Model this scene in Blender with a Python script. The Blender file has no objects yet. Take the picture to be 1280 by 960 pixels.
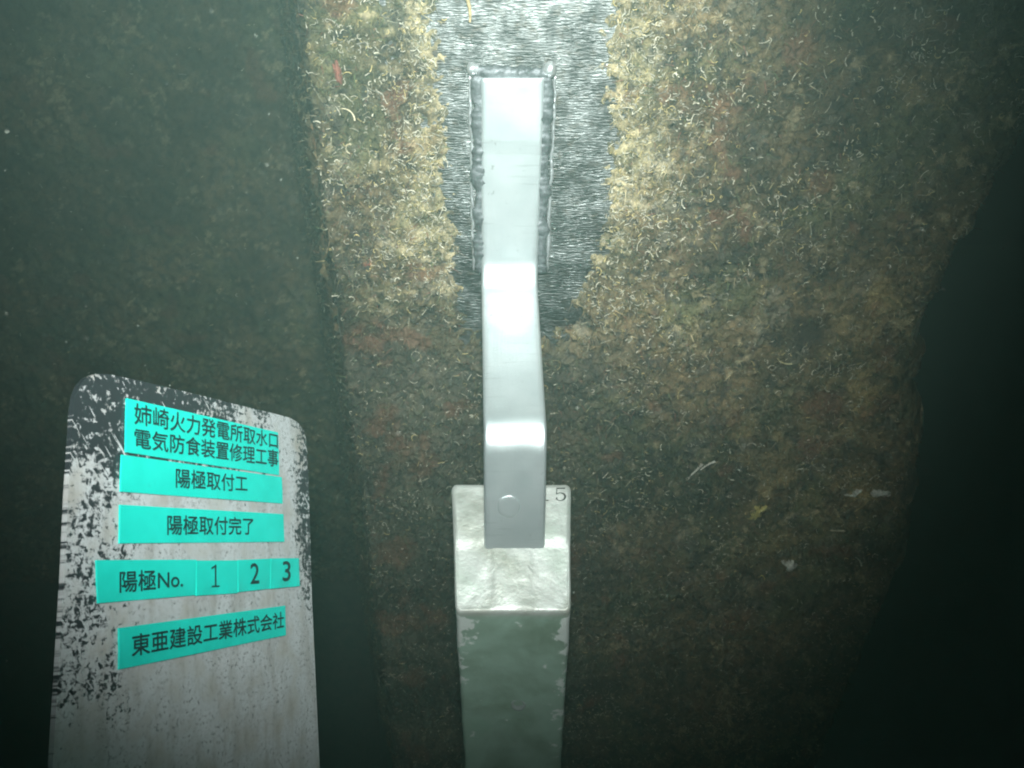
import bpy, bmesh, math, random
import numpy as np
from mathutils import Vector

# ------------------------------------------------------------------ camera, world, light, exposure
S = bpy.context.scene
COL = S.collection
FPX, PITCH = 1080.0, math.radians(34.0)
CAM = np.array([0.0, -0.9146, 0.4635])
cd = bpy.data.cameras.new('camera'); cam = bpy.data.objects.new('camera', cd); COL.objects.link(cam)
cam.location = CAM; cam.rotation_euler = (math.pi/2 - PITCH, 0, 0)
cd.sensor_width = 36.0; cd.lens = FPX/1280*36.0; cd.clip_start = 0.02; cd.clip_end = 200
S.camera = cam
cd.dof.use_dof = True; cd.dof.focus_distance = .92; cd.dof.aperture_fstop = 26

W = bpy.data.worlds.new('World'); S.world = W; W.use_nodes = True
bgn = W.node_tree.nodes['Background']
sky = W.node_tree.nodes.new('ShaderNodeTexSky'); sky.sky_type = 'NISHITA'; sky.sun_disc = False
sky.sun_elevation = math.radians(50); sky.sun_rotation = math.radians(200)
W.node_tree.links.new(sky.outputs[0], bgn.inputs[0])
bgn.inputs[1].default_value = 0.0006          # almost no daylight reaches this depth

def lamp(name, loc, aim, watts, size_deg, blend, radius, color):
    l = bpy.data.lights.new(name, 'SPOT'); l.energy = watts; l.spot_size = math.radians(size_deg)
    l.spot_blend = blend; l.shadow_soft_size = radius; l.color = color
    o = bpy.data.objects.new(name, l); COL.objects.link(o); o.location = loc
    o.rotation_euler = (Vector(aim) - Vector(loc)).to_track_quat('-Z', 'Y').to_euler()
    return o
lamp('torch_and_added_spot', (0.0, -0.90, 0.560), (-0.085, 0.0, 0.02), 62, 73, 1.0, 0.03, (0.95, 1.0, 0.97))  # the torch, close above the camera
lamp('torch_and_added_spot', (0.015, -0.74, 0.66), (0.005, 0.0, 0.17), 62, 46, 1.0, 0.03, (0.96, 1.0, 0.97))  # second beam, added to brighten the bar top and the haze there

S.view_settings.view_transform = 'Standard'; S.view_settings.look = 'None'
S.view_settings.exposure = 0.08; S.view_settings.gamma = 1.0
S.cycles.use_denoising = True
S.cycles.max_bounces = 6; S.cycles.volume_bounces = 2; S.cycles.diffuse_bounces = 3
S.cycles.filter_width = 2.0

# ------------------------------------------------------------------ helpers
_F = np.array([0, math.cos(PITCH), -math.sin(PITCH)]); _U = np.array([0, math.sin(PITCH), math.cos(PITCH)])
_X = np.array([1.0, 0, 0])
def ray(px, py): return _F + _X*(px-640)/FPX + _U*(480-py)/FPX
def hit(px, py, P, n):                         # where the sight line of a photo point meets a plane
    v = ray(px, py); return CAM + v*(np.dot(np.array(P)-CAM, n)/np.dot(v, n))
def on_wall(px, py, y=0.0): return hit(px, py, (0, y, 0), np.array([0, -1.0, 0]))

def props(o, label=None, cat=None, group=None, kind=None):
    for k, v in (('label', label), ('category', cat), ('group', group), ('kind', kind)):
        if v: o[k] = v
    return o
def empty(name, loc):
    o = bpy.data.objects.new(name, None); COL.objects.link(o); o.location = loc; o.empty_display_size = .05
    return o
def world_of(o):
    v = Vector((0, 0, 0))
    while o is not None: v = v + o.location; o = o.parent
    return np.array(v)
def mesh(name, verts, faces, m, parent=None, smooth=True, colors=None, uv=None):
    """verts in world space; a child's are made local to its parent"""
    verts = np.asarray(verts, dtype=np.float64).reshape(-1, 3)
    if parent is not None: verts = verts - world_of(parent)
    me = bpy.data.meshes.new(name)
    if isinstance(faces, np.ndarray):
        n, k = faces.shape
        me.vertices.add(len(verts)); me.vertices.foreach_set('co', verts.astype(np.float32).ravel())
        me.loops.add(n*k); me.loops.foreach_set('vertex_index', faces.astype(np.int32).ravel())
        me.polygons.add(n); me.polygons.foreach_set('loop_start', np.arange(0, n*k, k, dtype=np.int32))
        me.update(calc_edges=True)
    else:
        me.from_pydata([tuple(v) for v in verts], [], faces); me.update()
    if smooth: me.polygons.foreach_set('use_smooth', np.ones(len(me.polygons), dtype=bool))
    if colors is not None:
        a = me.color_attributes.new('tint', 'FLOAT_COLOR', 'POINT')
        c = np.ones((len(verts), 4), np.float32); c[:, :3] = colors
        a.data.foreach_set('color', c.ravel())
    if uv is not None:
        l = me.uv_layers.new(name='surface'); li = np.zeros(len(me.loops), np.int32)
        me.loops.foreach_get('vertex_index', li); l.data.foreach_set('uv', np.asarray(uv, np.float32)[li].ravel())
    me.materials.append(m)
    o = bpy.data.objects.new(name, me); COL.objects.link(o)
    if parent is not None: o.parent = parent
    return o
def grid_faces(r, c, wrap=False):
    i = np.arange(r-1)[:, None]*c; j = np.arange(c if wrap else c-1)[None, :]
    j2 = (j+1) % c
    return np.stack([i+j, i+j2, i+c+j2, i+c+j], -1).reshape(-1, 4)
def box(name, p0, p1, m, parent=None, bevel=0.0015):
    bm = bmesh.new(); bmesh.ops.create_cube(bm, size=1)
    p0 = Vector(p0); p1 = Vector(p1)
    for v in bm.verts: v.co = Vector([p0[i] + (v.co[i]+.5)*(p1[i]-p0[i]) for i in range(3)])
    if bevel: bmesh.ops.bevel(bm, geom=bm.edges[:], offset=bevel, segments=2, affect='EDGES')
    vs = [tuple(v.co) for v in bm.verts]; bm.verts.index_update()
    fs = [[v.index for v in f.verts] for f in bm.faces]; bm.free()
    return mesh(name, vs, fs, m, parent, smooth=False)

_tabs = {}
def vnoise(x, y, scale, seed):                 # smooth value noise, -1..1
    if seed not in _tabs: _tabs[seed] = np.random.default_rng(seed).uniform(-1, 1, (256, 256))
    t = _tabs[seed]; x = x*scale+37.3; y = y*scale+91.7
    ix = np.floor(x).astype(int); iy = np.floor(y).astype(int); fx = x-ix; fy = y-iy
    fx = fx*fx*(3-2*fx); fy = fy*fy*(3-2*fy)
    g = lambda a, b: t[a & 255, b & 255]
    return (g(ix, iy)*(1-fx)+g(ix+1, iy)*fx)*(1-fy) + (g(ix, iy+1)*(1-fx)+g(ix+1, iy+1)*fx)*fy
def fbm(x, y, scale, seed, oct=4, gain=.5):
    s = 0; a = 1; n = 0
    for k in range(oct):
        s = s + a*vnoise(x, y, scale*2.03**k, seed+k); n += a; a *= gain
    return s/n
def sstep(a, b, x):
    t = np.clip((x-a)/(b-a), 0, 1); return t*t*(3-2*t)
def mix(a, b, t): return a*(1-t)+b*t

# ------------------------------------------------------------------ materials
class M:
    def __init__(s, name):
        s.m = bpy.data.materials.new(name); s.m.use_nodes = True; s.t = s.m.node_tree
        s.b = s.t.nodes['Principled BSDF']; s.b.inputs['Specular IOR Level'].default_value = .35
    def n(s, typ, **kw):
        o = s.t.nodes.new(typ)
        for k, v in kw.items():
            if k in o.inputs: o.inputs[k].default_value = v
            else: setattr(o, k, v)
        return o
    def l(s, a, b): s.t.links.new(a, b)
    def set(s, **kw):
        for k, v in kw.items(): s.b.inputs[k.replace('_', ' ')].default_value = v
        return s
    def coord(s, scale=(1, 1, 1), out='Object', rot=(0, 0, 0)):
        tc = s.n('ShaderNodeTexCoord'); mp = s.n('ShaderNodeMapping')
        mp.inputs['Scale'].default_value = scale; mp.inputs['Rotation'].default_value = rot
        s.l(tc.outputs[out], mp.inputs['Vector']); return mp.outputs['Vector']
    def noise(s, vec, scale, detail=4, rough=.6, dist=0.0):
        o = s.n('ShaderNodeTexNoise'); o.inputs['Scale'].default_value = scale; o.inputs['Detail'].default_value = detail
        o.inputs['Roughness'].default_value = rough; o.inputs['Distortion'].default_value = dist
        s.l(vec, o.inputs['Vector']); return o.outputs['Fac']
    def ramp(s, fac, stops):
        o = s.n('ShaderNodeValToRGB'); e = o.color_ramp.elements
        while len(e) < len(stops): e.new(.5)
        for k, (p, c) in zip(e, stops):
            k.position = p; k.color = (c, c, c, 1) if not isinstance(c, tuple) else (*c, 1)
        s.l(fac, o.inputs['Fac']); return o.outputs['Color']
    def math(s, op, a, b=None, clamp=False):
        o = s.n('ShaderNodeMath', operation=op); o.use_clamp = clamp
        for i, v in enumerate((a, b)):
            if v is None: continue
            if isinstance(v, (int, float)): o.inputs[i].default_value = v
            else: s.l(v, o.inputs[i])
        return o.outputs[0]
    def mixc(s, fac, a, b):
        o = s.n('ShaderNodeMix', data_type='RGBA')
        for i, v in ((0, fac), (6, a), (7, b)):
            if isinstance(v, (int, float)): o.inputs[i].default_value = v
            elif isinstance(v, tuple): o.inputs[i].default_value = (*v, 1)
            else: s.l(v, o.inputs[i])
        return o.outputs[2]
    def bump(s, h, strength, dist=.001, prev=None):
        o = s.n('ShaderNodeBump'); o.inputs['Strength'].default_value = strength; o.inputs['Distance'].default_value = dist
        s.l(h, o.inputs['Height'])
        if prev is not None: s.l(prev, o.inputs['Normal'])
        return o.outputs['Normal']
    def sepxyz(s, vec):
        o = s.n('ShaderNodeSeparateXYZ'); s.l(vec, o.inputs[0]); return o.outputs

# ground bare steel with horizontal grinder marks
g = M('ground_steel'); v = g.coord((95, 95, 520)); v2 = g.coord((16, 16, 80)); v3 = g.coord((1, 1, 1))
a = g.noise(v, 1.0, 4, .55, .12); b = g.noise(v2, 1.0, 3, .6); c3 = g.noise(v3, 34, 4, .6)
rs = g.ramp(g.noise(v3, 70, 5, .65), [(.52, 0.0), (.68, .7)])
gc_ = (g.mixc(g.ramp(c3, [(.42, 0.0), (.68, 1.0)]), (.07, .072, .07), (.25, .26, .255)))
g.l(g.mixc(rs, gc_, (.075, .062, .048)), g.b.inputs['Base Color'])
g.set(Metallic=.95)
g.l(g.ramp(b, [(.3, .30), (.7, .50)]), g.b.inputs['Roughness'])
g.l(g.bump(b, .18, .004, g.bump(a, .9, .0016)), g.b.inputs['Normal'])

# coated / rusted pile steel under the growth
r = M('fouled_steel'); v = r.coord(); a = r.noise(v, 40, 6, .65)
r.l(r.ramp(a, [(.3, (.03, .027, .022)), (.7, (.09, .075, .055))]), r.b.inputs['Base Color']); r.set(Roughness=.8)
r.l(r.bump(a, .6, .004), r.b.inputs['Normal'])

# bright flat bar
k = M('bare_bar_steel'); v = k.coord((1, 1, 1)); vs = k.coord((160, 18, 18))
a = k.noise(v, 22, 4, .55); b = k.noise(vs, 1.0, 3, .6); c3 = k.noise(v, 300, 3, .6)
k.l(k.mixc(k.ramp(a, [(.3, 0.0), (.7, 1.0)]), (.63, .68, .69), (.72, .76, .765)), k.b.inputs['Base Color'])
k.set(Metallic=.68); kb = k.b.inputs['Base Color'].links[0].from_socket
ln = k.ramp(k.noise(k.coord((14, 330, 330)), 1.0, 2, .5), [(.62, 0.0), (.72, .30)]); sp_ = k.ramp(k.noise(v, 130, 3, .6), [(.68, 0.0), (.73, .5)])
k.l(k.mixc(sp_, k.mixc(ln, kb, (.36, .40, .38)), (.24, .25, .23)), k.b.inputs['Base Color']); k.l(k.ramp(a, [(.3, .36), (.7, .41)]), k.b.inputs['Roughness'])
k.l(k.bump(c3, .15, .0006, k.bump(b, .22, .001)), k.b.inputs['Normal'])

# weld metal
w_ = M('weld_metal'); v = w_.coord(); a = w_.noise(v, 120, 4, .6)
w_.l(w_.ramp(a, [(.35, (.08, .085, .09)), (.7, (.22, .23, .24))]), w_.b.inputs['Base Color']); w_.set(Metallic=.6, Roughness=.58)
w_.l(w_.bump(a, .5, .002), w_.b.inputs['Normal'])

wb = M('glint_weld_metal').set(Base_Color=(.72, .73, .74, 1), Metallic=.8, Roughness=.36)  # paler weld tone; the glint on toes and ends painted in
# cast aluminium of the anode, painted top and side tones, pale oxide by position
al = M('cast_aluminium'); v = al.coord(); at_ = al.n('ShaderNodeAttribute'); at_.attribute_name = 'tint'
a = al.noise(v, 60, 5, .6); b = al.noise(v, 9, 4, .6, .4); c3 = al.noise(v, 170, 4, .65)
stain = al.ramp(b, [(.34, (.66, .66, .60)), (.5, (1, 1, 1)), (.68, (.80, .90, .82))])
mul = al.n('ShaderNodeMix', data_type='RGBA'); mul.blend_type = 'MULTIPLY'; mul.inputs[0].default_value = 1
al.l(at_.outputs['Color'], mul.inputs[6]); al.l(stain, mul.inputs[7])
# flaky oxide: tint alpha is not used, red of attribute 'flake' raises the threshold
fl = al.n('ShaderNodeAttribute'); fl.attribute_name = 'flake'
fm = al.math('ADD', fl.outputs['Fac'], al.math('MULTIPLY', al.math('SUBTRACT', a, .5), 1.5))
fm = al.ramp(al.math('ADD', fm, al.math('MULTIPLY', al.math('SUBTRACT', c3, .5), .35)), [(.40, 0.0), (.50, 1.0)])
al.l(al.mixc(fm, mul.outputs[2], (.80, .85, .80)), al.b.inputs['Base Color'])
al.set(Metallic=.38); al.l(al.ramp(a, [(.3, .36), (.7, .55)]), al.b.inputs['Roughness'])
al.l(al.bump(c3, .3, .0012, al.bump(a, .25, .0025)), al.b.inputs['Normal'])

pale = M('pale_weld_metal').set(Base_Color=(.52, .55, .55, 1), Metallic=.85, Roughness=.5)
stamp_shade_m = M('stamp_shade').set(Base_Color=(.05, .05, .045, 1), Roughness=.7)  # shadow inside the stamped figures, painted as flat dark strokes
lug_m = M('lug_metal').set(Base_Color=(.32, .36, .34, 1), Roughness=.5, Metallic=.3)

def tinted(name, rough=.75, bump=.5, spec=.3):
    t = M(name); at = t.n('ShaderNodeAttribute'); at.attribute_name = 'tint'
    v = t.coord(); a = t.noise(v, 420, 4, .65)
    mm = t.n('ShaderNodeMix', data_type='RGBA'); mm.blend_type = 'MULTIPLY'; mm.inputs[0].default_value = 1
    t.l(at.outputs['Color'], mm.inputs[6]); t.l(t.ramp(a, [(.3, .45), (.7, 1.35)]), mm.inputs[7])
    t.l(mm.outputs[2], t.b.inputs['Base Color'])
    t.set(Roughness=rough, Specular_IOR_Level=spec)
    if bump: t.l(t.bump(a, bump, .002), t.b.inputs['Normal'])
    return t
growth_m = tinted('growth_crust', .7, .8); fil_m = tinted('turf_filament', .7, 0); worm_m = tinted('worm_tube', .45, 0, .5)

# sign board: pale coat worn through to a dark ground
bd = M('worn_board'); uvn = bd.coord((1, 1, 1), 'UV'); x, y, z = bd.sepxyz(uvn)
n1 = bd.noise(uvn, 230, 6, .66, .5); n2 = bd.noise(uvn, 38, 4, .55); n3 = bd.noise(uvn, 260, 3, .6)
rot = bd.n('ShaderNodeMapping'); rot.inputs['Scale'].default_value = (300, 18, 1); bd.l(bd.coord((1, 1, 1), 'UV', (0, 0, math.radians(-40))), rot.inputs['Vector'])
sc = bd.noise(rot.outputs['Vector'], 1.0, 3, .6)
sh = bd.noise(bd.coord((40, 420, 1), 'UV'), 1.0, 3, .6)
wa = bd.n('ShaderNodeAttribute'); wa.attribute_name = 'wear'
wear = bd.math('ADD', wa.outputs['Fac'], bd.math('MULTIPLY', bd.math('SUBTRACT', n2, .5), 1.1))
f_ = bd.math('ADD', wear, bd.math('MULTIPLY', bd.math('SUBTRACT', n1, .5), 2.2))
f_ = bd.math('SUBTRACT', f_, bd.math('MULTIPLY', bd.math('GREATER_THAN', sc, .64), .7))
f_ = bd.math('ADD', f_, bd.math('MULTIPLY', bd.math('SUBTRACT', sh, .5), .5))
dark = bd.ramp(f_, [(.47, 0.0), (.63, 1.0)])
coat = bd.ramp(n2, [(.3, (.43, .42, .39)), (.5, (.50, .52, .53)), (.72, (.57, .59, .60))])
stn = bd.ramp(bd.noise(bd.coord((60, 16, 1), 'UV'), 1.0, 5, .6), [(.48, 0.0), (.72, .5)])
sp = bd.ramp(bd.noise(uvn, 330, 4, .7), [(.55, 0.0), (.64, .85)])
coat = bd.mixc(stn, coat, (.20, .165, .12))
coat = bd.mixc(bd.math('MULTIPLY', sp, bd.ramp(n2, [(.40, 0.0), (.56, 1.0)])), coat, (.06, .06, .06))
coat = bd.mixc(bd.ramp(n3, [(.55, 0.0), (.72, .35)]), coat, (.16, .16, .16))
bd.l(bd.mixc(dark, coat, (.026, .032, .036)), bd.b.inputs['Base Color'])
bd.l(bd.ramp(f_, [(.5, .55), (.6, .35)]), bd.b.inputs['Roughness'])
bd.l(bd.bump(f_, -.25, .0008), bd.b.inputs['Normal'])

tp = M('teal_tape'); v = tp.coord(); a = tp.noise(v, 60, 4, .6); b = tp.noise(v, 420, 2, .5)
spk = tp.ramp(tp.noise(v, 150, 5, .7), [(.66, 0.0), (.74, .5)])
tp.l(tp.mixc(spk, tp.mixc(tp.ramp(a, [(.35, 0.0), (.7, 1.0)]), (.006, .66, .54), (.012, .74, .62)), (.05, .20, .15)), tp.b.inputs['Base Color'])
tp.set(Roughness=.42); tp.l(tp.bump(b, .06, .0005), tp.b.inputs['Normal'])
lt = M('lettering_ink').set(Base_Color=(.006, .035, .035, 1), Roughness=.5)

sb = M('silt'); v = sb.coord(); a = sb.noise(v, 4, 6, .6)
sb.l(sb.ramp(a, [(.3, (.05, .05, .04)), (.7, (.11, .10, .08))]), sb.b.inputs['Base Color']); sb.set(Roughness=.9)
speck_m = M('floating_speck').set(Base_Color=(.30, .32, .28, 1), Roughness=.6)

def plain(name, c, rough=.7, nscale=160, amp=.35):
    p = M(name); v = p.coord(); a = p.noise(v, nscale, 5, .65)
    lo = tuple(q*(1-amp) for q in c); hi = tuple(min(1, q*(1+amp)) for q in c)
    p.l(p.ramp(a, [(.32, lo), (.68, hi)]), p.b.inputs['Base Color']); p.set(Roughness=rough)
    p.l(p.bump(a, .5, .002), p.b.inputs['Normal']); return p

# ------------------------------------------------------------------ setting: seabed
n = 61; q = np.linspace(-7, 7, n); gx, gy = np.meshgrid(q, q)
gz = -3.2 + .06*fbm(gx, gy, .8, 501)
props(mesh('seabed', np.stack([gx, gy, gz], -1), grid_faces(n, n), sb.m), kind='structure')

# ------------------------------------------------------------------ the steel pile
XL, XR, ZB, ZT = -0.205, 0.500, -3.1, 0.62
pile = props(empty('sheet_pile', (0, 0, ZB)), 'rusty steel sheet pile crusted with brown marine growth behind the anode', 'sheet pile')
box('flange', (XL, 0, ZB), (XR, .016, ZT), r.m, pile, .004)
bare = box('ground_patch', (-.15, -.0012, -.10), (.15, .004, .60), g.m, pile, .0006)
def slab(name, p, q, t):                       # vertical plate from plan point p to q
    p = np.array(p); q = np.array(q); d = (q-p)/np.linalg.norm(q-p); nn = np.array([-d[1], d[0]])*t
    pl = [p, q, q+nn, p+nn]; vs = [(a[0], a[1], z) for z in (ZB, ZT) for a in pl]
    return mesh(name, vs, [[0, 3, 2, 1], [4, 5, 6, 7], [0, 1, 5, 4], [1, 2, 6, 5], [2, 3, 7, 6], [3, 0, 4, 7]], r.m, pile, smooth=False)
WL0, WL1 = (XL+.002, .018), (-.36, .56)
slab('web', WL0, WL1, .012)
slab('web', (XR-.016, .018), (XR-.016, .45), -.012)
slab('back_flange', (-.362, .562), (-2.1, .562), -.014)

# ------------------------------------------------------------------ marine growth
RNG = np.random.default_rng(7)
def clean_sd(x, z):                            # > 0 inside the ground-clean area round the bar (metres)
    xl = np.interp(z, [-.08, 0, .1, .2, .25, .30, .45], [-.048, -.070, -.074, -.068, -.072, -.070, -.068])
    xr = np.interp(z, [-.08, 0, .08, .14, .22, .26, .30, .45], [.062, .092, .102, .105, .098, .096, .096, .096])
    d = np.minimum(np.minimum(x-xl, xr-x), (z+.075)*.8)
    return d + .016*fbm(x, z, 30, 11, 4) + .012*vnoise(x, z, 130, 19) + .011*vnoise(x, z, 290, 18) - .045*sstep(.15, .5, fbm(x, z, 60, 15, 4))*sstep(.21, .29, z)*sstep(.02, -.1, x)

def growth(frame, width, z0, z1, res, seed, cleaned, dim=1.0):
    """height and colour of the crust on one face; frame = (origin, horizontal unit, outward normal)"""
    nx = int(width/res)+1; nz = int((z1-z0)/res)+1
    x, z = np.meshgrid(np.linspace(0, width, nx), np.linspace(z0, z1, nz))
    xo = x + frame[0][0] if cleaned else x
    big = fbm(xo, z, 9, seed, 3); mid = fbm(xo, z, 34, seed+20, 3); fine = fbm(xo, z, 120, seed+40, 3); grit = vnoise(xo, z, 330, seed+60)
    h = .011 + .008*big + .0075*mid + .0062*fine + .0028*grit
    rr = np.random.default_rng(seed)
    for _ in range(int(width*(z1-z0)*5200)):    # small domes: barnacles, clumps
        cx = rr.uniform(0, width); cz = rr.uniform(z0, z1); R = rr.choice([.0022, .0032, .0048, .008], p=[.45, .33, .17, .05])
        i0, i1 = np.searchsorted(z[:, 0], [cz-R, cz+R]); j0, j1 = np.searchsorted(x[0], [cx-R, cx+R])
        if i1 <= i0 or j1 <= j0: continue
        d2 = ((x[i0:i1, j0:j1]-cx)**2 + (z[i0:i1, j0:j1]-cz)**2)/R**2
        h[i0:i1, j0:j1] += R*.38*np.sqrt(np.clip(1-d2, 0, 1))*rr.uniform(.3, 1)
    lum = 1+.9*np.clip(fbm(xo, z, 11, seed+44, 4), -.6, .9)[..., None]
    c1 = fbm(xo, z, 14, seed+3, 4)[..., None]; c2 = fbm(xo, z, 45, seed+80, 4)[..., None]; c3 = fbm(xo, z, 140, seed+90, 3)[..., None]
    brown = np.array([.130, .092, .046]); olive = np.array([.098, .092, .042]); grey = np.array([.15, .135, .10])
    cream = np.array([.52, .43, .25]); red = np.array([.20, .085, .045]); pit_shade = np.array([.035, .03, .025])
    col = mix(brown, olive, sstep(-.15, .45, c1)); col = mix(col, grey, sstep(.15, .5, c2)*.7)
    col = mix(col, pit_shade, sstep(.05, .40, -c3)*.85)  # dark mottle painted in for the shadowed pits of the crust
    col = col*(1+.55*np.clip(fbm(xo, z, 60, seed+55, 4), -.9, 1)[..., None]*1.4); pale = fbm(xo, z, 150, seed+66, 3)*.6+fbm(xo, z, 30, seed+67, 3)*.6
    col = mix(col, cream*.8, sstep(.30, .52, pale)[..., None]*.7)
    col = col*lum
    if cleaned:
        low_grey = sstep(.20, .06, xo+.05*fbm(xo, z, 9, seed+70, 3))*sstep(-.02, -.13, z+.05*fbm(xo, z, 9, seed+71, 3)); col = mix(col, np.array([.058, .058, .045])*(1+.5*c3)*lum, low_grey[..., None]*.7)  # crust colour greyer and darker low on the left
        for (bx, bz, br, ba) in ((.42, -.04, .045, .9), (.44, -.17, .06, .8), (.36, -.32, .05, .7), (.47, -.33, .04, .8), (.40, -.42, .05, .5), (.33, -.22, .05, .5)):
            q = np.exp(-((xo-bx)**2+(z-bz)**2)/br**2)*sstep(-.25, .35, fbm(xo, z, 48, seed+72, 4)); col = mix(col, np.array([.40, .30, .13])*(1+.5*c2), (q*ba)[..., None])
    rd = fbm(xo, z, 20, seed+7, 3)[..., None]; col = mix(col, red, sstep(.40, .58, rd + (.25*sstep(-.06, -.13, xo)[..., None] if cleaned else 0))*.5)
    keep = np.ones_like(h, bool); dens = np.full_like(h, .25)
    if cleaned:
        sd = clean_sd(xo, z); h = h*sstep(.004, -.030, sd) - .0015; keep = keep & (sd < .004)
        near = np.exp(-np.clip(-sd, 0, 1)/.048)*sstep(-.10, .10, z)
        tub = sstep(.28, .75, near + .45*fbm(xo, z, 55, seed+5, 4))[..., None]
        col = mix(col, cream*(.85+.8*c3+.7*c2)*1.15, tub*.6); dens = .10 + 1.2*near + .25*sstep(.1, .5, fbm(xo, z, 16, seed+33, 3))
        # right crust edge follows an uneven outline, set back midway
        xe = np.interp(z, [-1.2, -.85, -.47, -.25, -.08, .02, .14, .30, .5], [.56, .566, .588, .55, .507, .525, .556, .575, .58]) + .014*fbm(xo, z, 22, 9, 4)
        over = np.clip(xo-(xe-.045), 0, None)/.045; h -= .034*over**2.2; keep &= over < 1.25
        le = np.clip(XL+.004-xo, 0, None)/.016; h -= .034*le**2
        cav = np.exp(-(((xo-.36)/.03)**2 + ((z+.075)/.035)**2)); h = np.where(cav > .05, np.maximum(h-.012*cav, .0015), h); col = mix(col, pit_shade, (cav*.8)[..., None])  # hollow pressed in, its shade also put into the crust colour
    else:
        dens = np.full_like(h, .3)
    O, ex, nn = [np.array(q) for q in frame]
    P = O + x[..., None]*ex + np.array([0, 0, 1.0])*z[..., None] + h[..., None]*nn
    f = grid_faces(nz, nx); kf = keep.ravel()[f].all(1); f = f[kf]
    if nn[1] < 0 or True:
        a, b, c = (P.reshape(-1, 3)[f[0, i]] for i in range(3))
        if np.dot(np.cross(b-a, c-a), nn) < 0: f = f[:, ::-1]
    used = np.zeros(nx*nz, bool); used[f.ravel()] = True; idx = np.cumsum(used)-1
    o = mesh('marine_growth', P.reshape(-1, 3)[used], idx[f], growth_m.m, None, True, np.clip(col*dim, .01, .9).reshape(-1, 3)[used])
    props(o, kind='stuff')
    return dict(P=P, keep=keep, dens=dens, h=h, col=col, ex=ex, nn=nn, nx=nx, nz=nz)

def sample(G, N, power=0.0, rng=RNG):
    wgt = (G['keep'] & (G['h'] > .002)).astype(float)
    if power: wgt = wgt*G['dens']**power
    p = wgt.ravel()/wgt.sum()
    return rng.choice(p.size, N, p=p)

def tubes(name, C, T1, Nn, L, R, curv, colors, m, rings=7, sides=4, lift=.3, kind='stuff', tail=.6):
    """many small bent tubes in one mesh: centres C, in-plane heading T1, outward Nn"""
    N = len(C); T2 = np.cross(Nn, T1); s = np.linspace(-.5, .5, rings)
    ang = curv[:, None]*s[None]                 # heading along the tube
    dx = np.cos(ang); dy = np.sin(ang)
    px = np.cumsum(dx, 1)/rings*L[:, None]; py = np.cumsum(dy, 1)/rings*L[:, None]
    px -= px.mean(1, keepdims=True); py -= py.mean(1, keepdims=True)
    pz = (.3+lift*(s[None]+.5)**1.5*np.ones((N, 1)))*R[:, None]*2 + lift*L[:, None]*.35*(s[None]+.5)**2
    P = C[:, None]+px[..., None]*T1[:, None]+py[..., None]*T2[:, None]+pz[..., None]*Nn[:, None]
    H = dx[..., None]*T1[:, None]+dy[..., None]*T2[:, None]; B = np.cross(H, Nn[:, None])
    th = np.linspace(0, 2*np.pi, sides, endpoint=False)
    rad = R[:, None]*(tail+(1-tail)*(s[None]+.5))
    V = P[:, :, None]+rad[:, :, None, None]*(np.cos(th)[None, None, :, None]*B[:, :, None]+np.sin(th)[None, None, :, None]*Nn[:, None, None])
    f1 = grid_faces(rings, sides, True); off = (np.arange(N)*rings*sides)[:, None, None]
    F = (f1[None]+off).reshape(-1, 4)
    return mesh(name, V.reshape(-1, 3), F, m, None, True, np.repeat(colors, rings*sides, 0))

def blades(name, C, D, Wd, L, wid, colors, m, segs=2):
    """short limp filaments: ribbons from C heading D, bending along Wd"""
    N = len(C); s = np.linspace(0, 1, segs+1); side = np.cross(D, Wd); side /= np.linalg.norm(side, axis=1, keepdims=True)+1e-9
    P = C[:, None]+L[:, None, None]*(s[None, :, None]*D[:, None]+(s[None, :, None]**2)*.6*Wd[:, None])
    w = (wid[:, None]*(1-.75*s[None]))[..., None]*side[:, None]
    V = np.stack([P-w, P+w], 2); F = grid_faces(segs+1, 2); F = (F[None]+(np.arange(N)*(segs+1)*2)[:, None, None]).reshape(-1, 4)
    return mesh(name, V.reshape(-1, 3), F, m, None, True, np.repeat(colors, (segs+1)*2, 0))

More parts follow.
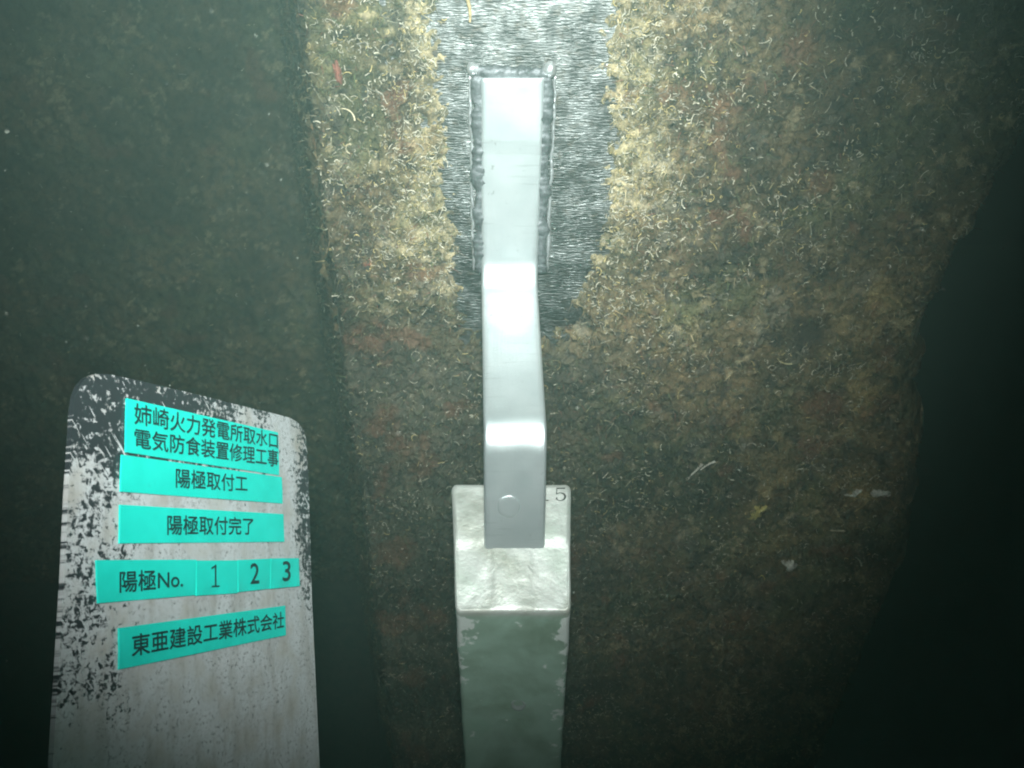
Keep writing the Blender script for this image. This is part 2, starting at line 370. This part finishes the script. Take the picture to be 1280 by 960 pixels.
def unit(a): return a/np.linalg.norm(a, axis=-1, keepdims=True)
def dress(G, nf, nt, rng, bright=1.0):
    P = G['P'].reshape(-1, 3); col = G['col'].reshape(-1, 3); ez = np.array([0, 0, 1.0])
    i = sample(G, nf, 0, rng); N = len(i); a = rng.uniform(0, 2*np.pi, N)
    tang = np.cos(a)[:, None]*G['ex']+np.sin(a)[:, None]*ez
    D = unit(tang*rng.uniform(.3, 1.2, N)[:, None]+G['nn']*rng.uniform(.15, .9, N)[:, None])
    Wd = unit(rng.normal(size=(N, 3))+np.array([0, 0, -.6]))
    c = col[i]*rng.uniform(.4, 1.6, N)[:, None]; pick = rng.random(N)
    c = np.where((pick < .05)[:, None], np.array([.36, .33, .22])*rng.uniform(.5, 1.1, N)[:, None], c)
    c = np.where(((pick > .05) & (pick < .10))[:, None], np.array([.17, .07, .045]), c)
    c = np.where(((pick > .10) & (pick < .17))[:, None], np.array([.10, .12, .05]), c)
    props(blades('turf_filaments', P[i]-G['nn']*.0008, D, Wd, rng.uniform(.003, .011, N), rng.uniform(.00025, .0007, N), np.clip(c, .01, .8), fil_m.m), kind='stuff')
    i = sample(G, nt, 1.3, rng); N = len(i); a = rng.uniform(0, 2*np.pi, N)
    T1 = np.cos(a)[:, None]*G['ex']+np.sin(a)[:, None]*ez; Nn = np.repeat(G['nn'][None], N, 0)
    R = rng.uniform(.0003, .00085, N); L = rng.gamma(2.2, .0021, N)+.0025
    base = np.where(rng.random(N)[:, None] < .3, np.array([.48, .38, .16]), np.array([.56, .52, .40]))
    c = base*rng.uniform(.22, 1.2, N)[:, None]
    props(tubes('worm_tubes', P[i], T1, Nn, L, R, rng.normal(0, 3.0, N), np.clip(c*bright, .02, .85), worm_m.m), kind='stuff')

GFW = .842
GF = growth(((XL-.012, -.001, 0), (1, 0, 0), (0, -1, 0)), GFW, -1.25, .52, .0019, 100, True, .82)
dress(GF, 190000, 18000, np.random.default_rng(21))
GB = growth(((-1.45, .560, 0), (1, 0, 0), (0, -1, 0)), 1.09, -1.1, .5, .004, 300, False, .7)
dress(GB, 12000, 700, np.random.default_rng(22))
wd = np.array([WL0[0]-WL1[0], WL0[1]-WL1[1], 0]); wl = np.linalg.norm(wd); wd /= wl
GW = growth(((WL1[0], WL1[1]-.001, 0), tuple(wd), (wd[1], -wd[0], 0)), wl, -1.1, .5, .004, 400, False)
dress(GW, 12000, 500, np.random.default_rng(23))

# ------------------------------------------------------------------ the anode with its bar
BARW = .065
anode = props(empty('sacrificial_anode', (0, -.245, -1.35)), 'pale cast aluminium anode hung from a bent flat bar welded to the pile', 'anode')

def arc_path(pts, rad, step=.004):
    out = [np.array(pts[0])]
    for k in range(1, len(pts)-1):
        p0, p, p1 = (np.array(q) for q in (pts[k-1], pts[k], pts[k+1])); r_ = rad[k]
        a = (p0-p)/np.linalg.norm(p0-p); b = (p1-p)/np.linalg.norm(p1-p); ang = math.acos(np.clip(np.dot(a, b), -1, 1))
        t = r_/math.tan(ang/2); c = p+(a+b)/np.linalg.norm(a+b)*r_/math.sin(ang/2)
        s, e = p+a*t, p+b*t; v0, v1 = s-c, e-c; tot = math.pi-ang
        for u in np.linspace(0, 1, 15):
            w0 = math.sin((1-u)*tot)/math.sin(tot); w1 = math.sin(u*tot)/math.sin(tot); out.append(c+v0*w0+v1*w1)
    out.append(np.array(pts[-1])); o2 = [out[0]]
    for q in out[1:]:
        d = np.linalg.norm(q-o2[-1]); m_ = max(1, int(d/step))
        for i in range(1, m_+1): o2.append(o2[-1]+(q-o2[-1])/(m_-i+1))
    return np.array(o2)
TH = .010
path = arc_path([(-TH-.0005, .2295), (-TH-.0010, .165), (-TH-.0005, .15), (-TH-.0005, .002), (-.211, -.071), (-.247, -.198), (-.262, -.252)], [0, .03, .03, .040, .046, .06, 0])   # front face, (y, z)
d = np.gradient(path, axis=0); d = d/np.linalg.norm(d, axis=1, keepdims=True); nrm = np.stack([d[:, 1], -d[:, 0]], 1)   # outward = away from wall / up
nrm = np.where((nrm[:, :1] > 0) & (abs(nrm[:, :1]) > abs(nrm[:, 1:])), -nrm, nrm); nrm = np.where(nrm[:, 1:] < -.5, -nrm, nrm)
s_len = np.concatenate([[0], np.cumsum(np.linalg.norm(np.diff(path, axis=0), axis=1))])
xoff = np.interp(path[:, 1], [-.2, -.071, 0, .23], [.0026, .0033, -.003, .0008])
hw = BARW/2; bv = .003
sec = [(-hw, -TH), (-hw, -bv), (-hw+bv*.3, -bv*.3), (-hw+bv, 0)] + [(x, 0) for x in np.linspace(-hw+bv, hw-bv, 15)[1:-1]] + [(hw-bv, 0), (hw-bv*.3, -bv*.3), (hw, -bv), (hw, -TH)]
V = []
for i in range(len(path)):
    for (sx, sn) in sec:
        wob = .00035*math.sin(s_len[i]*37+1)+.0002*float(vnoise(np.array(sx), np.array(s_len[i]), 60, 77)) if sn == 0 else 0
        p = path[i]+nrm[i]*(sn+wob); V.append((sx+xoff[i], p[0], p[1]))
ns = len(sec); F = [list(map(int, q)) for q in grid_faces(len(path), ns, True)] + [list(range(ns)), list(range((len(path)-1)*ns, len(path)*ns))[::-1]]
bar = mesh('support_bar', V, F, k.m, anode)
bm = bmesh.new(); bm.from_mesh(bar.data); bmesh.ops.recalc_face_normals(bm, faces=bm.faces[:]); bm.to_mesh(bar.data); bm.free()

def bead(name, p0, p1, r0, parent, seed, flat=.75, pitch=.0075, m=None):
    """rippled fillet weld laid from p0 to p1, half sunk in what it joins"""
    p0 = np.array(p0); p1 = np.array(p1); L = np.linalg.norm(p1-p0); n_ = int(L/.0012); ax = (p1-p0)/L
    out = np.array([0, -1.0, 0]); sd = np.cross(ax, out); sides = 14; rng = np.random.default_rng(seed); V = []
    s = np.linspace(0, L, n_); ph = s/pitch + .6*vnoise(s, s*0, 60, seed)
    rip = .06*np.abs(np.sin(ph*np.pi)); blob = .42*vnoise(s, s*0+3, 70, seed+1) + .16*vnoise(s, s*0+3, 210, seed+2)
    end = np.sqrt(np.clip(1-(np.abs(s/L-.5)*2)**(40 if L > .03 else 2.2), 0.01, 1))
    jj, ss = np.meshgrid(np.arange(sides), s); lmp = .22*vnoise(jj*.9, ss*160, 1.0, seed+8)+.14*vnoise(jj*1.7, ss*420, 1.0, seed+9)
    for i in range(n_):
        rr = r0*(1+blob[i]-rip[i])*end[i]; c = p0+ax*s[i]+sd*.0012*float(vnoise(s[i:i+1], s[i:i+1]*0, 90, seed+3)[0])
        for j in range(sides):
            a_ = 2*math.pi*j/sides; rj = rr*(1+lmp[i, j]); V.append(c+sd*rj*math.cos(a_)+out*rj*flat*math.sin(a_))
    F = [list(map(int, q)) for q in grid_faces(n_, sides, True)] + [list(range(sides))[::-1], list(range((n_-1)*sides, n_*sides))]
    return mesh(name, V, F, m or w_.m, parent)
for sx, sdd in ((-1, 31), (1, 41)):
    bead('weld_bead', (sx*(hw+.001)+.0005, -.0055, .232), (sx*(hw+.001)-.002, -.0055, .006), .0082, bar, sdd, .46)
    bead('weld_toe', (sx*(hw+.0115)+.0005, -.0015, .230), (sx*(hw+.0105)-.002, -.0015, .008), .0019, bar, sdd+5, 1.0, .005, wb.m)
bead('weld_bead', (-hw-.006, -.0035, .2335), (hw+.006, -.0035, .2335), .0062, bar, 51)
bead('weld_end', (-hw-.014, -.004, .2365), (-hw+.001, -.004, .2375), .0072, bar, 53, .8, .006, wb.m)
bead('weld_end', (hw-.002, -.004, .2375), (hw+.013, -.004, .2365), .0068, bar, 57, .8, .006, wb.m)

# anode block: rounded trapezium casting with a sloping top end
YB, YF, ZBK, ZFR, WB, WF = -.184, -.305, -.162, -.232, .1327, .1192
SLOPE = (ZFR-ZBK)/(YF-YB)
def ztop(y): return ZBK + (y-YB)*SLOPE
def rounded(poly, rad, m_=7):
    out = []; n_ = len(poly)
    for k in range(n_):
        p0, p, p1 = (np.array(poly[(k+i) % n_]) for i in (-1, 0, 1)); a = (p0-p)/np.linalg.norm(p0-p); b = (p1-p)/np.linalg.norm(p1-p)
        ang = math.acos(np.dot(a, b)); t = rad/math.tan(ang/2); c = p+(a+b)/np.linalg.norm(a+b)*rad/math.sin(ang/2); s, e = p+a*t-c, p+b*t-c; tot = math.pi-ang
        for u in np.linspace(0, 1, m_): out.append(c+(s*math.sin((1-u)*tot)+e*math.sin(u*tot))/math.sin(tot))
    # fill straight runs
    o2 = []
    for k in range(len(out)):
        p, q = out[k], out[(k+1) % len(out)]; m2 = max(1, int(np.linalg.norm(q-p)/.006))
        for i in range(m2): o2.append(p+(q-p)*i/m2)
    return np.array(o2)
XC = .0
loop = rounded([(-WB/2+XC-.001, YB), (WB/2+XC-.001, YB), (WF/2+XC+.0012, YF), (-WF/2+XC+.0012, YF)][::-1], .0055)
cen = np.array([XC, (YB+YF)/2]); RIM = .0032
tmin = np.min(np.linalg.norm(loop-cen, axis=1))
rows = []
for s_ in list(np.linspace(.02, 1, 26)):
    rows.append(('cap', s_, 0.0))
for ph in np.linspace(0, math.pi/2, 7)[1:]: rows.append(('rim', ph, 0))
zz = list(np.linspace(0, .5, 110)[1:]**1.0) + list(np.linspace(.5, 1.1, 40)[1:])
for q in zz: rows.append(('side', q, 0))
V, tint, flake = [], [], []
inl = cen+(loop-cen)*(1-RIM/np.linalg.norm(loop-cen, axis=1, keepdims=True)*1.15)
for kind_, a_, _ in rows:
    for j, p in enumerate(loop):
        q = inl[j]
        if kind_ == 'cap': xy = cen+(q-cen)*a_; z_ = ztop(xy[1])
        elif kind_ == 'rim': xy = q+(p-q)*math.sin(a_); z_ = ztop(xy[1])-RIM*(1-math.cos(a_))
        else:
            z0 = ztop(p[1])-RIM; z_ = z0+(-1.35-z0)*(a_/1.1); xy = p.copy(); dz = z0-z_; taper = 1-.045*min(dz, .6)/.6; xy = cen+(xy-cen)*np.array([taper, 1])
        V.append((xy[0], xy[1], z_))
V = np.array(V); nl = len(loop); cap_n = 26*nl
# casting unevenness
V[:, 2] += np.where(np.arange(len(V)) < cap_n, .0011*fbm(V[:, 0], V[:, 1], 45, 611, 3)+.0006*np.sign(V[:, 1]+.2415)*(np.abs(V[:, 0]) > .02), 0)
V[:, 1] += np.where(np.arange(len(V)) >= cap_n+3*nl, .0012*fbm(V[:, 0], V[:, 2], 26, 612, 3), 0)
V[:, 0] += np.where(np.arange(len(V)) >= cap_n+3*nl, .0010*fbm(V[:, 1], V[:, 2], 30, 615, 3)*np.sign(V[:, 0]), 0)
top_c = np.array([.60, .61, .57]); side_c = np.array([.42, .58, .47])  # lighter top, dimmer green sides: light and water colour painted into the tint
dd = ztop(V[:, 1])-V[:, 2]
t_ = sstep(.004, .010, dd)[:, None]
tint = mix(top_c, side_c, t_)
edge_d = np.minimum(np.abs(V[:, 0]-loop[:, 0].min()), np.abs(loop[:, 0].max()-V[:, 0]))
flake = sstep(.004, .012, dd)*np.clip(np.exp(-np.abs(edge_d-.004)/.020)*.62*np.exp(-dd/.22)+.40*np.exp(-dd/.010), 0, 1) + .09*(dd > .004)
F = grid_faces(len(rows), nl, True); Fl = [list(map(int, q)) for q in F] + [list(range(nl))[::-1], list(range((len(rows)-1)*nl, len(rows)*nl))]
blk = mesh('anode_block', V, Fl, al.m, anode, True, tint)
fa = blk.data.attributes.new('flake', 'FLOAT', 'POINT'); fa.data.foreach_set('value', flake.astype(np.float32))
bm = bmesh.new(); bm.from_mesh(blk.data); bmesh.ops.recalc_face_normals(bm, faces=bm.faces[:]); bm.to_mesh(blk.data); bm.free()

# ------------------------------------------------------------------ lettering helpers
def text_mesh(txt, offset=0.0, res=5):
    c = bpy.data.curves.new('text', 'FONT'); c.body = txt; c.size = 1.0; c.offset = offset; c.resolution_u = res
    o = bpy.data.objects.new('text', c); COL.objects.link(o); bpy.context.view_layer.update()
    me = bpy.data.meshes.new_from_object(o.evaluated_get(bpy.context.evaluated_depsgraph_get()))
    vs = np.array([v.co[:2] for v in me.vertices]); fs = [list(p.vertices) for p in me.polygons]
    bpy.data.objects.remove(o); bpy.data.curves.remove(c); bpy.data.meshes.remove(me)
    lo, hi = vs.min(0), vs.max(0); return (vs-lo)/(hi-lo), fs
def quad_map(uv, quad):                        # quad = TL, TR, BR, BL in 3-D
    u = uv[:, :1]; v = uv[:, 1:2]; TL, TR, BR, BL = (np.array(q) for q in quad)
    return (TL*(1-u)+TR*u)*v + (BL*(1-u)+BR*u)*(1-v)
def solid(name, V, F, n_, depth, m, parent):   # give a flat outline a thickness along -n
    V = np.array(V); N = len(V); from collections import Counter
    ed = Counter(); 
    for f in F:
        for a, b in zip(f, f[1:]+f[:1]): ed[(a, b)] += 1
    walls = [[b, a, a+N, b+N] for (a, b) in ed if (b, a) not in ed]
    return mesh(name, np.concatenate([V, V-n_*depth]), [list(f) for f in F]+[[i+N for i in f][::-1] for f in F]+walls, m, parent, smooth=False)

# the number stamped at the top end of the casting
capP = np.array([0, YB, ZBK]); capN = np.array([0, 1*SLOPE*-1, 1.0]); capN = capN/np.linalg.norm(capN)
# plug mark on the bar and small cast lug low on the block front
def disc(name, C, n_, rad, hgt, m, parent, dish=0.0, seg=28):
    n_ = np.array(n_)/np.linalg.norm(n_); u = np.cross([1.0, 0, 0], n_); u /= np.linalg.norm(u); v = np.cross(n_, u)
    prof = [(rad*1.08, -.002), (rad, hgt*.7), (rad*.9, hgt), (rad*.6, hgt-dish), (rad*.25, hgt-dish)]
    V = []
    for (pr, ph) in prof:
        for j in range(seg):
            a_ = 2*math.pi*j/seg; rr = pr*(1+.05*math.sin(2*a_+1)+.03*math.sin(5*a_)); V.append(np.array(C)+u*rr*math.cos(a_)+v*rr*math.sin(a_)+n_*ph)
    F = [list(map(int, q)) for q in grid_faces(len(prof), seg, True)] + [list(range((len(prof)-1)*seg, len(prof)*seg))]
    return mesh(name, V, F, m, parent)
ib = int(np.argmin(np.abs(path[:, 1]+.146))); bn = np.array([0, nrm[ib][0], nrm[ib][1]]); bP = np.array([0, path[ib][0], path[ib][1]])
disc('plug_weld', hit(636, 633, bP, bn), bn, .0125, .0013, k.m, bar, 0)
fP = hit(648, 881, (0, YF, 0), np.array([0, -1.0, 0])); disc('cast_lug', fP+np.array([0, .0005, 0]), (0, -1, .15), .0085, .0016, lug_m.m, blk, .0012)

# ------------------------------------------------------------------ the sign board held in the water
vr = np.array([313, -197, 1080.0]); vr = vr[0]*_X+vr[1]*_U+vr[2]*_F; vr /= np.linalg.norm(vr)
vd = np.array([-375, 2980+1500, 1050.0]); vd = -(vd[0]*_X+vd[1]*_U+vd[2]*_F); vd /= np.linalg.norm(vd)
BN = np.cross(vr, vd); BN /= np.linalg.norm(BN)
BP = CAM + ray(240, 700)*.56
if np.dot(BN, CAM-BP) < 0: BN = -BN
def onb(px, py, lift=0.0): return hit(px, py, BP+BN*lift, BN)
out = [(58, 1120), (66, 955), (80, 720), (84.5, 620), (91, 512), (93.5, 496), (99, 482), (107, 472.5), (119, 467.5), (134, 467.2), (180, 477), (240, 491.5), (300, 506.5), (345, 517.5), (362, 522), (373, 528.5), (380, 538), (383.3, 552), (386, 602), (390, 750), (399.4, 955), (407, 1130), (404, 1150), (394, 1160), (75, 1150), (63, 1140)]
v_ax = np.cross(BN, vr)
def buv(P): q = P-BP; return np.stack([q@vr, q@v_ax], -1)
board = props(empty('sign_board', onb(235, 1155)), 'scuffed grey work board with teal label strips standing at lower left', 'sign board')
# front sheet as a fine fan-free grid clipped by the outline: triangulated polygon, then subdivided
bm = bmesh.new(); vs = [bm.verts.new(onb(*q)) for q in out]; bm.faces.new(vs); bmesh.ops.triangulate(bm, faces=bm.faces[:])
for _ in range(5):
    long_ = [e for e in bm.edges if e.calc_length() > .012]
    if not long_: break
    bmesh.ops.subdivide_edges(bm, edges=long_, cuts=1); bmesh.ops.triangulate(bm, faces=bm.faces[:])
bm.verts.index_update(); V = np.array([tuple(v.co) for v in bm.verts]); F = [[v.index for v in f.verts] for f in bm.faces]; bm.free()
a, b, c = V[F[0][0]], V[F[0][1]], V[F[0][2]]
if np.dot(np.cross(b-a, c-a), BN) < 0: F = [f[::-1] for f in F]
uv = buv(V); uv2 = np.concatenate([uv, uv])
panel = solid('panel', V, F, BN, .003, bd.m, board)
l = panel.data.uv_layers.new(name='surface'); li = np.zeros(len(panel.data.loops), np.int32); panel.data.loops.foreach_get('vertex_index', li)
l.data.foreach_set('uv', uv2[li].astype(np.float32).ravel())
ref = {k_: buv(onb(*k_)[None])[0] for k_ in ((91, 500), (385, 545), (80, 700), (240, 500), (388, 640), (330, 950))}
U0 = ref[(91, 500)]; U1 = ref[(385, 545)]; wB = U1[0]-U0[0]; hB = wB*1.5
un = (uv[:, 0]-U0[0])/wB; vn = (U0[1]-uv[:, 1])/wB
if v_ax @ _U < 0: vn = -vn
wear = np.maximum.reduce([.68*sstep(.34, .05, un)*sstep(.95, .45, vn), 1.0*sstep(.28, .06, vn)*sstep(1.1, .3, un)+.1*sstep(.3, .1, vn), .95*sstep(.82, .97, un)*sstep(.75, .25, vn), .34*sstep(.10, .0, un), .42*sstep(1.25, 1.6, vn)*sstep(.45, .85, un)+0*un, .28*sstep(1.2, 1.5, vn)])
wear = np.clip(wear*.72, .0, 1)
wa_ = panel.data.attributes.new('wear', 'FLOAT', 'POINT'); wa_.data.foreach_set('value', np.concatenate([wear, wear]).astype(np.float32))

def strip(quad, lift, label=None):
    q = [onb(x, y, lift) for x, y in quad]; n_ = 9
    uv_ = np.array([(i/(n_-1), j/2) for j in range(3) for i in range(n_)]); V = quad_map(uv_, q)
    V += BN*(.0004*np.sin(uv_[:, :1]*9+quad[0][0]))*(uv_[:, 1:2] == 0)
    F = [list(map(int, f)) for f in grid_faces(3, n_)]
    a, b, c = V[F[0][0]], V[F[0][1]], V[F[0][2]]
    if np.dot(np.cross(b-a, c-a), BN) < 0: F = [f[::-1] for f in F]
    o = solid('label_strip', V, F, BN, .0012, tp.m, board)
    if label: o['label'] = label
    return o
def letters(txt, quad, lift, parent, fat=.0065):
    uv_, fs = text_mesh(txt, 0.0); q = [onb(x, y, lift) for x, y in quad]; asp = np.linalg.norm(q[1]-q[0])/np.linalg.norm(q[3]-q[0])
    V, F = [], []
    for k_ in range(8 if fat else 1):              # the strokes thickened by overprinting, each pass a hair above the last
        a_ = k_*math.pi/4; sh = np.array([math.cos(a_)*fat*2.2/asp, math.sin(a_)*fat*2.2])
        F += [[i+len(V)*len(uv_) for i in f] for f in fs]; V.append(quad_map(uv_+sh, q)+BN*k_*.00003)
    return mesh('lettering', np.concatenate(V), F, lt.m, parent, smooth=False)
def stroke(pts, widths, ox=0.0):
    """outline quads of a pen stroke in the unit square"""
    p = np.array(pts, float); d = np.gradient(p, axis=0); d /= np.linalg.norm(d, axis=1, keepdims=True); nn = np.stack([-d[:, 1], d[:, 0]], 1)
    w = np.array(widths)[:, None]/2*np.ones((len(p), 1)); V = np.stack([p-nn*w, p+nn*w], 1).reshape(-1, 2)
    return V, [[2*i, 2*i+2, 2*i+3, 2*i+1] for i in range(len(p)-1)]
def penned(strokes, pxq, m, P, n_, parent, name, lift):
    q = [hit(a, b, np.array(P)+n_*lift, n_) for a, b in pxq]; V, F, k_ = [], [], 0
    for st in strokes:
        v, f = stroke(*st); V.append(quad_map(v, q)+n_*.00004*len(V)); F += [[i+k_ for i in g_] for g_ in f]; k_ += len(v)
    return mesh(name, np.concatenate(V), F, m, parent, smooth=False)
_a = np.radians(np.linspace(142, -150, 22))
FIVE = [([(.16, .95), (.55, .95), (.90, .95)], [.10]*3), ([(.18, .98), (.16, .7), (.13, .48)], [.08]*3),
        (np.stack([.47+.42*np.cos(_a), .31+.29*np.sin(_a)], 1), list(.06+.13*np.exp(-((_a-.0)/1.0)**2))), ([(.10, .21), (.18, .19), (.24, .17)], [.13]*3)]
ONE = [([(.5, 0.0), (.5, .5), (.5, 1.0)], [.17]*3), ([(.52, .98), (.28, .90), (.06, .84)], [.09]*3), ([(.1, .03), (.5, .03), (.9, .03)], [.07]*3)]
L0 = .0016
s1 = strip([(159, 497.8), (347.6, 540.5), (349.6, 594), (157, 565.3)], L0, 'teal strip with two lines of writing')
letters('姉崎火力発電所取水口', [(168, 503.5), (347, 541.8), (347, 561), (168, 530)], L0+.0008, s1)
letters('電気防食装置修理工事', [(168, 535), (347.5, 563), (347.5, 584), (168, 559.5)], L0+.0008, s1)
s2 = strip([(152.8, 568.3), (352.4, 596.4), (353.9, 629.4), (150.5, 614.5)], L0+.0003, 'teal strip ending in one wide character')
letters('陽極取付工', [(219.7, 585), (309, 594.8), (309, 614.8), (219.7, 609.5)], L0+.0011, s2)
s3 = strip([(150.5, 630.8), (354.4, 642.6), (355.3, 677.2), (150, 679.2)], L0, 'teal strip below the second strip')
letters('陽極取付完了', [(209, 643.5), (316.5, 647), (316.5, 668), (209, 668.5)], L0+.0008, s3)
s4 = strip([(121, 700.1), (245.4, 699.5), (245.4, 744), (122.4, 754.1)], L0, 'wide teal strip reading No.')
letters('陽極No.', [(149.4, 714), (228.2, 710.5), (228.2, 735), (149.4, 740.8)], L0+.0008, s4)
s5 = strip([(245.6, 700.6), (297.4, 700.4), (297, 741.5), (245.6, 744.7)], L0+.0002, 'teal tile with figure 1')
penned(ONE, [(263.5, 706.3), (275.5, 706), (275.5, 733.4), (263.5, 733.8)], lt.m, BP, BN, s5, 'lettering', L0+.0012)
s6 = strip([(297.8, 700), (338.3, 698.2), (338.3, 735.8), (297.6, 740.2)], L0+.0004, 'teal tile with figure 2')
letters('2', [(313, 704.5), (323.8, 704), (323.8, 729), (313, 729.8)], L0+.0012, s6, .006)
s7 = strip([(338.6, 698), (373.8, 697.6), (374.4, 732.7), (338.7, 736)], L0+.0006, 'teal tile with figure 3')
letters('3', [(353.3, 702), (362.9, 701.5), (362.9, 725.7), (353.3, 726.4)], L0+.0014, s7, .006)
s8 = strip([(149.1, 785), (356.7, 757), (357.2, 794), (150, 836.8)], L0, 'teal strip at the foot')
letters('東亜建設工業株式会社', [(164.6, 793.5), (354.7, 764.5), (354.7, 784.5), (164.6, 821)], L0+.0008, s8)

# the number stamped at the top end of the casting
penned(FIVE, [(693.5, 609.5), (708, 609.5), (708, 626), (693.5, 626)], stamp_shade_m.m, capP, capN, blk, 'stamped_number', .0016)
penned(ONE, [(675.5, 609.5), (687, 609.5), (687, 626), (675.5, 626)], stamp_shade_m.m, capP, capN, blk, 'stamped_number', .0016)

# ------------------------------------------------------------------ conspicuous growths, each a thing
def surf(px, py):
    p = on_wall(px, py, -.010); P = GF['P']; j = int(round((p[0]-XL+.012)/GFW*(GF['nx']-1))); i = int(round((p[2]+1.25)/1.77*(GF['nz']-1)))
    return P[max(0, min(GF['nz']-1, i)), max(0, min(GF['nx']-1, j))].copy()
def worm(px, py, L, R, ang, curv, c, label, cat='tube worm', group=None, lift=.35):
    C = surf(px, py)+np.array([0, -.002, 0]); a_ = math.radians(ang)
    T = np.array([[math.cos(a_), 0, math.sin(a_)]]); o = tubes('tube_worm', C[None], T, np.array([[0, -1.0, 0]]), np.array([L]), np.array([R]), np.array([curv]), np.array([c]), worm_m.m, 16, 8, lift, tail=.5)
    return props(o, label, cat, group)
def lump(name, px, py, rx, rz, hgt, m, label, cat, seed, rot=0.0, rough=.35):
    C = surf(px, py)+np.array([0, .001, 0]); rng = np.random.default_rng(seed); nr, na = 9, 30; V = []
    for i in range(nr):
        t = i/(nr-1); 
        for j in range(na):
            a_ = 2*math.pi*j/na; w = 1+rough*float(vnoise(np.array(math.cos(a_)*1.7+seed), np.array(math.sin(a_)*1.7), 1.3, seed))
            x_ = rx*t*w*math.cos(a_); z_ = rz*t*w*math.sin(a_); h_ = hgt*(math.sqrt(max(0, 1-t*t)))*(1+.5*float(vnoise(np.array(x_), np.array(z_), 230, seed+1)))-.003*t
            V.append(C+np.array([x_*math.cos(rot)-z_*math.sin(rot), -h_, x_*math.sin(rot)+z_*math.cos(rot)]))
    F = [list(map(int, q))[::-1] for q in grid_faces(nr, na, True)]
    return props(mesh(name, V, F, m), label, cat)
white = (.62, .58, .50); cream_c = (.58, .50, .33)
worm(868, 585, .034, .0019, 62, .25, white, 'longer white tube worm of the V pair on the right wall')
worm(883, 574, .026, .0016, 48, -.3, white, 'shorter white tube worm of the V pair on the right wall')
worm(1040, 660, .030, .0016, 6, .4, (.40, .34, .22), 'straight dull tan tube worm lying level below the white crust')
worm(435, 184, .018, .0012, 80, -3.0, cream_c, 'curled cream tube worm left of the weld, beside red growth')
worm(437, 140, .022, .0010, -35, -1.8, cream_c, 'long bowed cream tube worm below the small red sponge')
worm(587, 12, .026, .0022, 95, .5, (.50, .38, .20), 'stubby tan tube worm hanging above the bar at the top')
worm(953, 716, .016, .0013, 120, .8, (.50, .42, .10), 'yellow tube worm beside the small white shell patch')
worm(978, 450, .022, .0011, -20, 1.4, (.48, .42, .22), 'pale curved tube worm across the dark hollow')
worm(1072, 698, .020, .0013, -50, -1.0, (.46, .45, .34), 'pale hooked tube worm low on the right edge')
red_m = plain('red_sponge', (.22, .085, .06)); wh_m = plain('white_crust', (.48, .47, .40), .6, 240, .5); ye_m = plain('yellow_sponge', (.36, .31, .10), .7, 200, .5)
lump('red_sponge', 422, 91, .0045, .012, .005, red_m.m, 'small upright bright red sponge at upper left of the wall', 'sponge', 71, .2)
lump('red_sponge', 457, 328, .010, .009, .004, red_m.m, 'wider dull red sponge lower on the left edge', 'sponge', 75)
lump('white_crust', 1105, 616, .016, .008, .006, wh_m.m, 'larger white crust patch near the dark right edge', 'crust', 81, -.1, .6)
lump('white_crust', 1068, 616, .012, .006, .005, wh_m.m, 'thinner white crust patch left of the larger one', 'crust', 85, .3, .6)
lump('white_crust', 985, 702, .010, .012, .006, wh_m.m, 'round white shell patch low on the right wall', 'crust', 89, .3, .6)
lump('yellow_sponge', 946, 640, .010, .016, .007, ye_m.m, 'yellow sponge lump on the right wall', 'sponge', 91, -.3, .6)

# ------------------------------------------------------------------ specks adrift in the water
rng = np.random.default_rng(5); Np = 420
dep = rng.uniform(.16, 1.05, Np); V, F = [], []
base = np.array([(1, 0, 0), (-1, 0, 0), (0, 1, 0), (0, -1, 0), (0, 0, 1), (0, 0, -1)], float)
tri = [(0, 2, 4), (2, 1, 4), (1, 3, 4), (3, 0, 4), (2, 0, 5), (1, 2, 5), (3, 1, 5), (0, 3, 5)]
for i in range(Np):
    p = CAM+ray(rng.uniform(-150, 1430), rng.uniform(-120, 1080))*dep[i]
    if p[1] > -.03 and p[0] > XL-.02: continue
    s_ = dep[i]*rng.uniform(.0003, .0008)*(1.6 if rng.random() < .08 else 1); o_ = len(V)
    V += list(p+base*s_*rng.uniform(.5, 1.3, (6, 3))); F += [[a+o_ for a in t] for t in tri]
props(mesh('suspended_particles', V, F, speck_m.m, None, False), kind='stuff')

# ------------------------------------------------------------------ the turbid water
hz = bpy.data.materials.new('turbid_water'); hz.use_nodes = True; t = hz.node_tree; t.nodes.clear()
ou = t.nodes.new('ShaderNodeOutputMaterial'); pv = t.nodes.new('ShaderNodeVolumePrincipled')
pv.inputs['Color'].default_value = (.52, .85, .76, 1); pv.inputs['Absorption Color'].default_value = (.03, .62, .36, 1)
pv.inputs['Density'].default_value = .20; pv.inputs['Anisotropy'].default_value = .45
t.links.new(pv.outputs[0], ou.inputs['Volume'])
hb = bpy.data.meshes.new('haze'); bm = bmesh.new(); bmesh.ops.create_cube(bm, size=1)
for v in bm.verts: v.co = Vector((v.co.x*15, v.co.y*15, -4.3+(v.co.z+.5)*5.2))
bm.to_mesh(hb); bm.free(); hb.materials.append(hz)
ho = bpy.data.objects.new('haze', hb); COL.objects.link(ho); ho['kind'] = 'stuff'
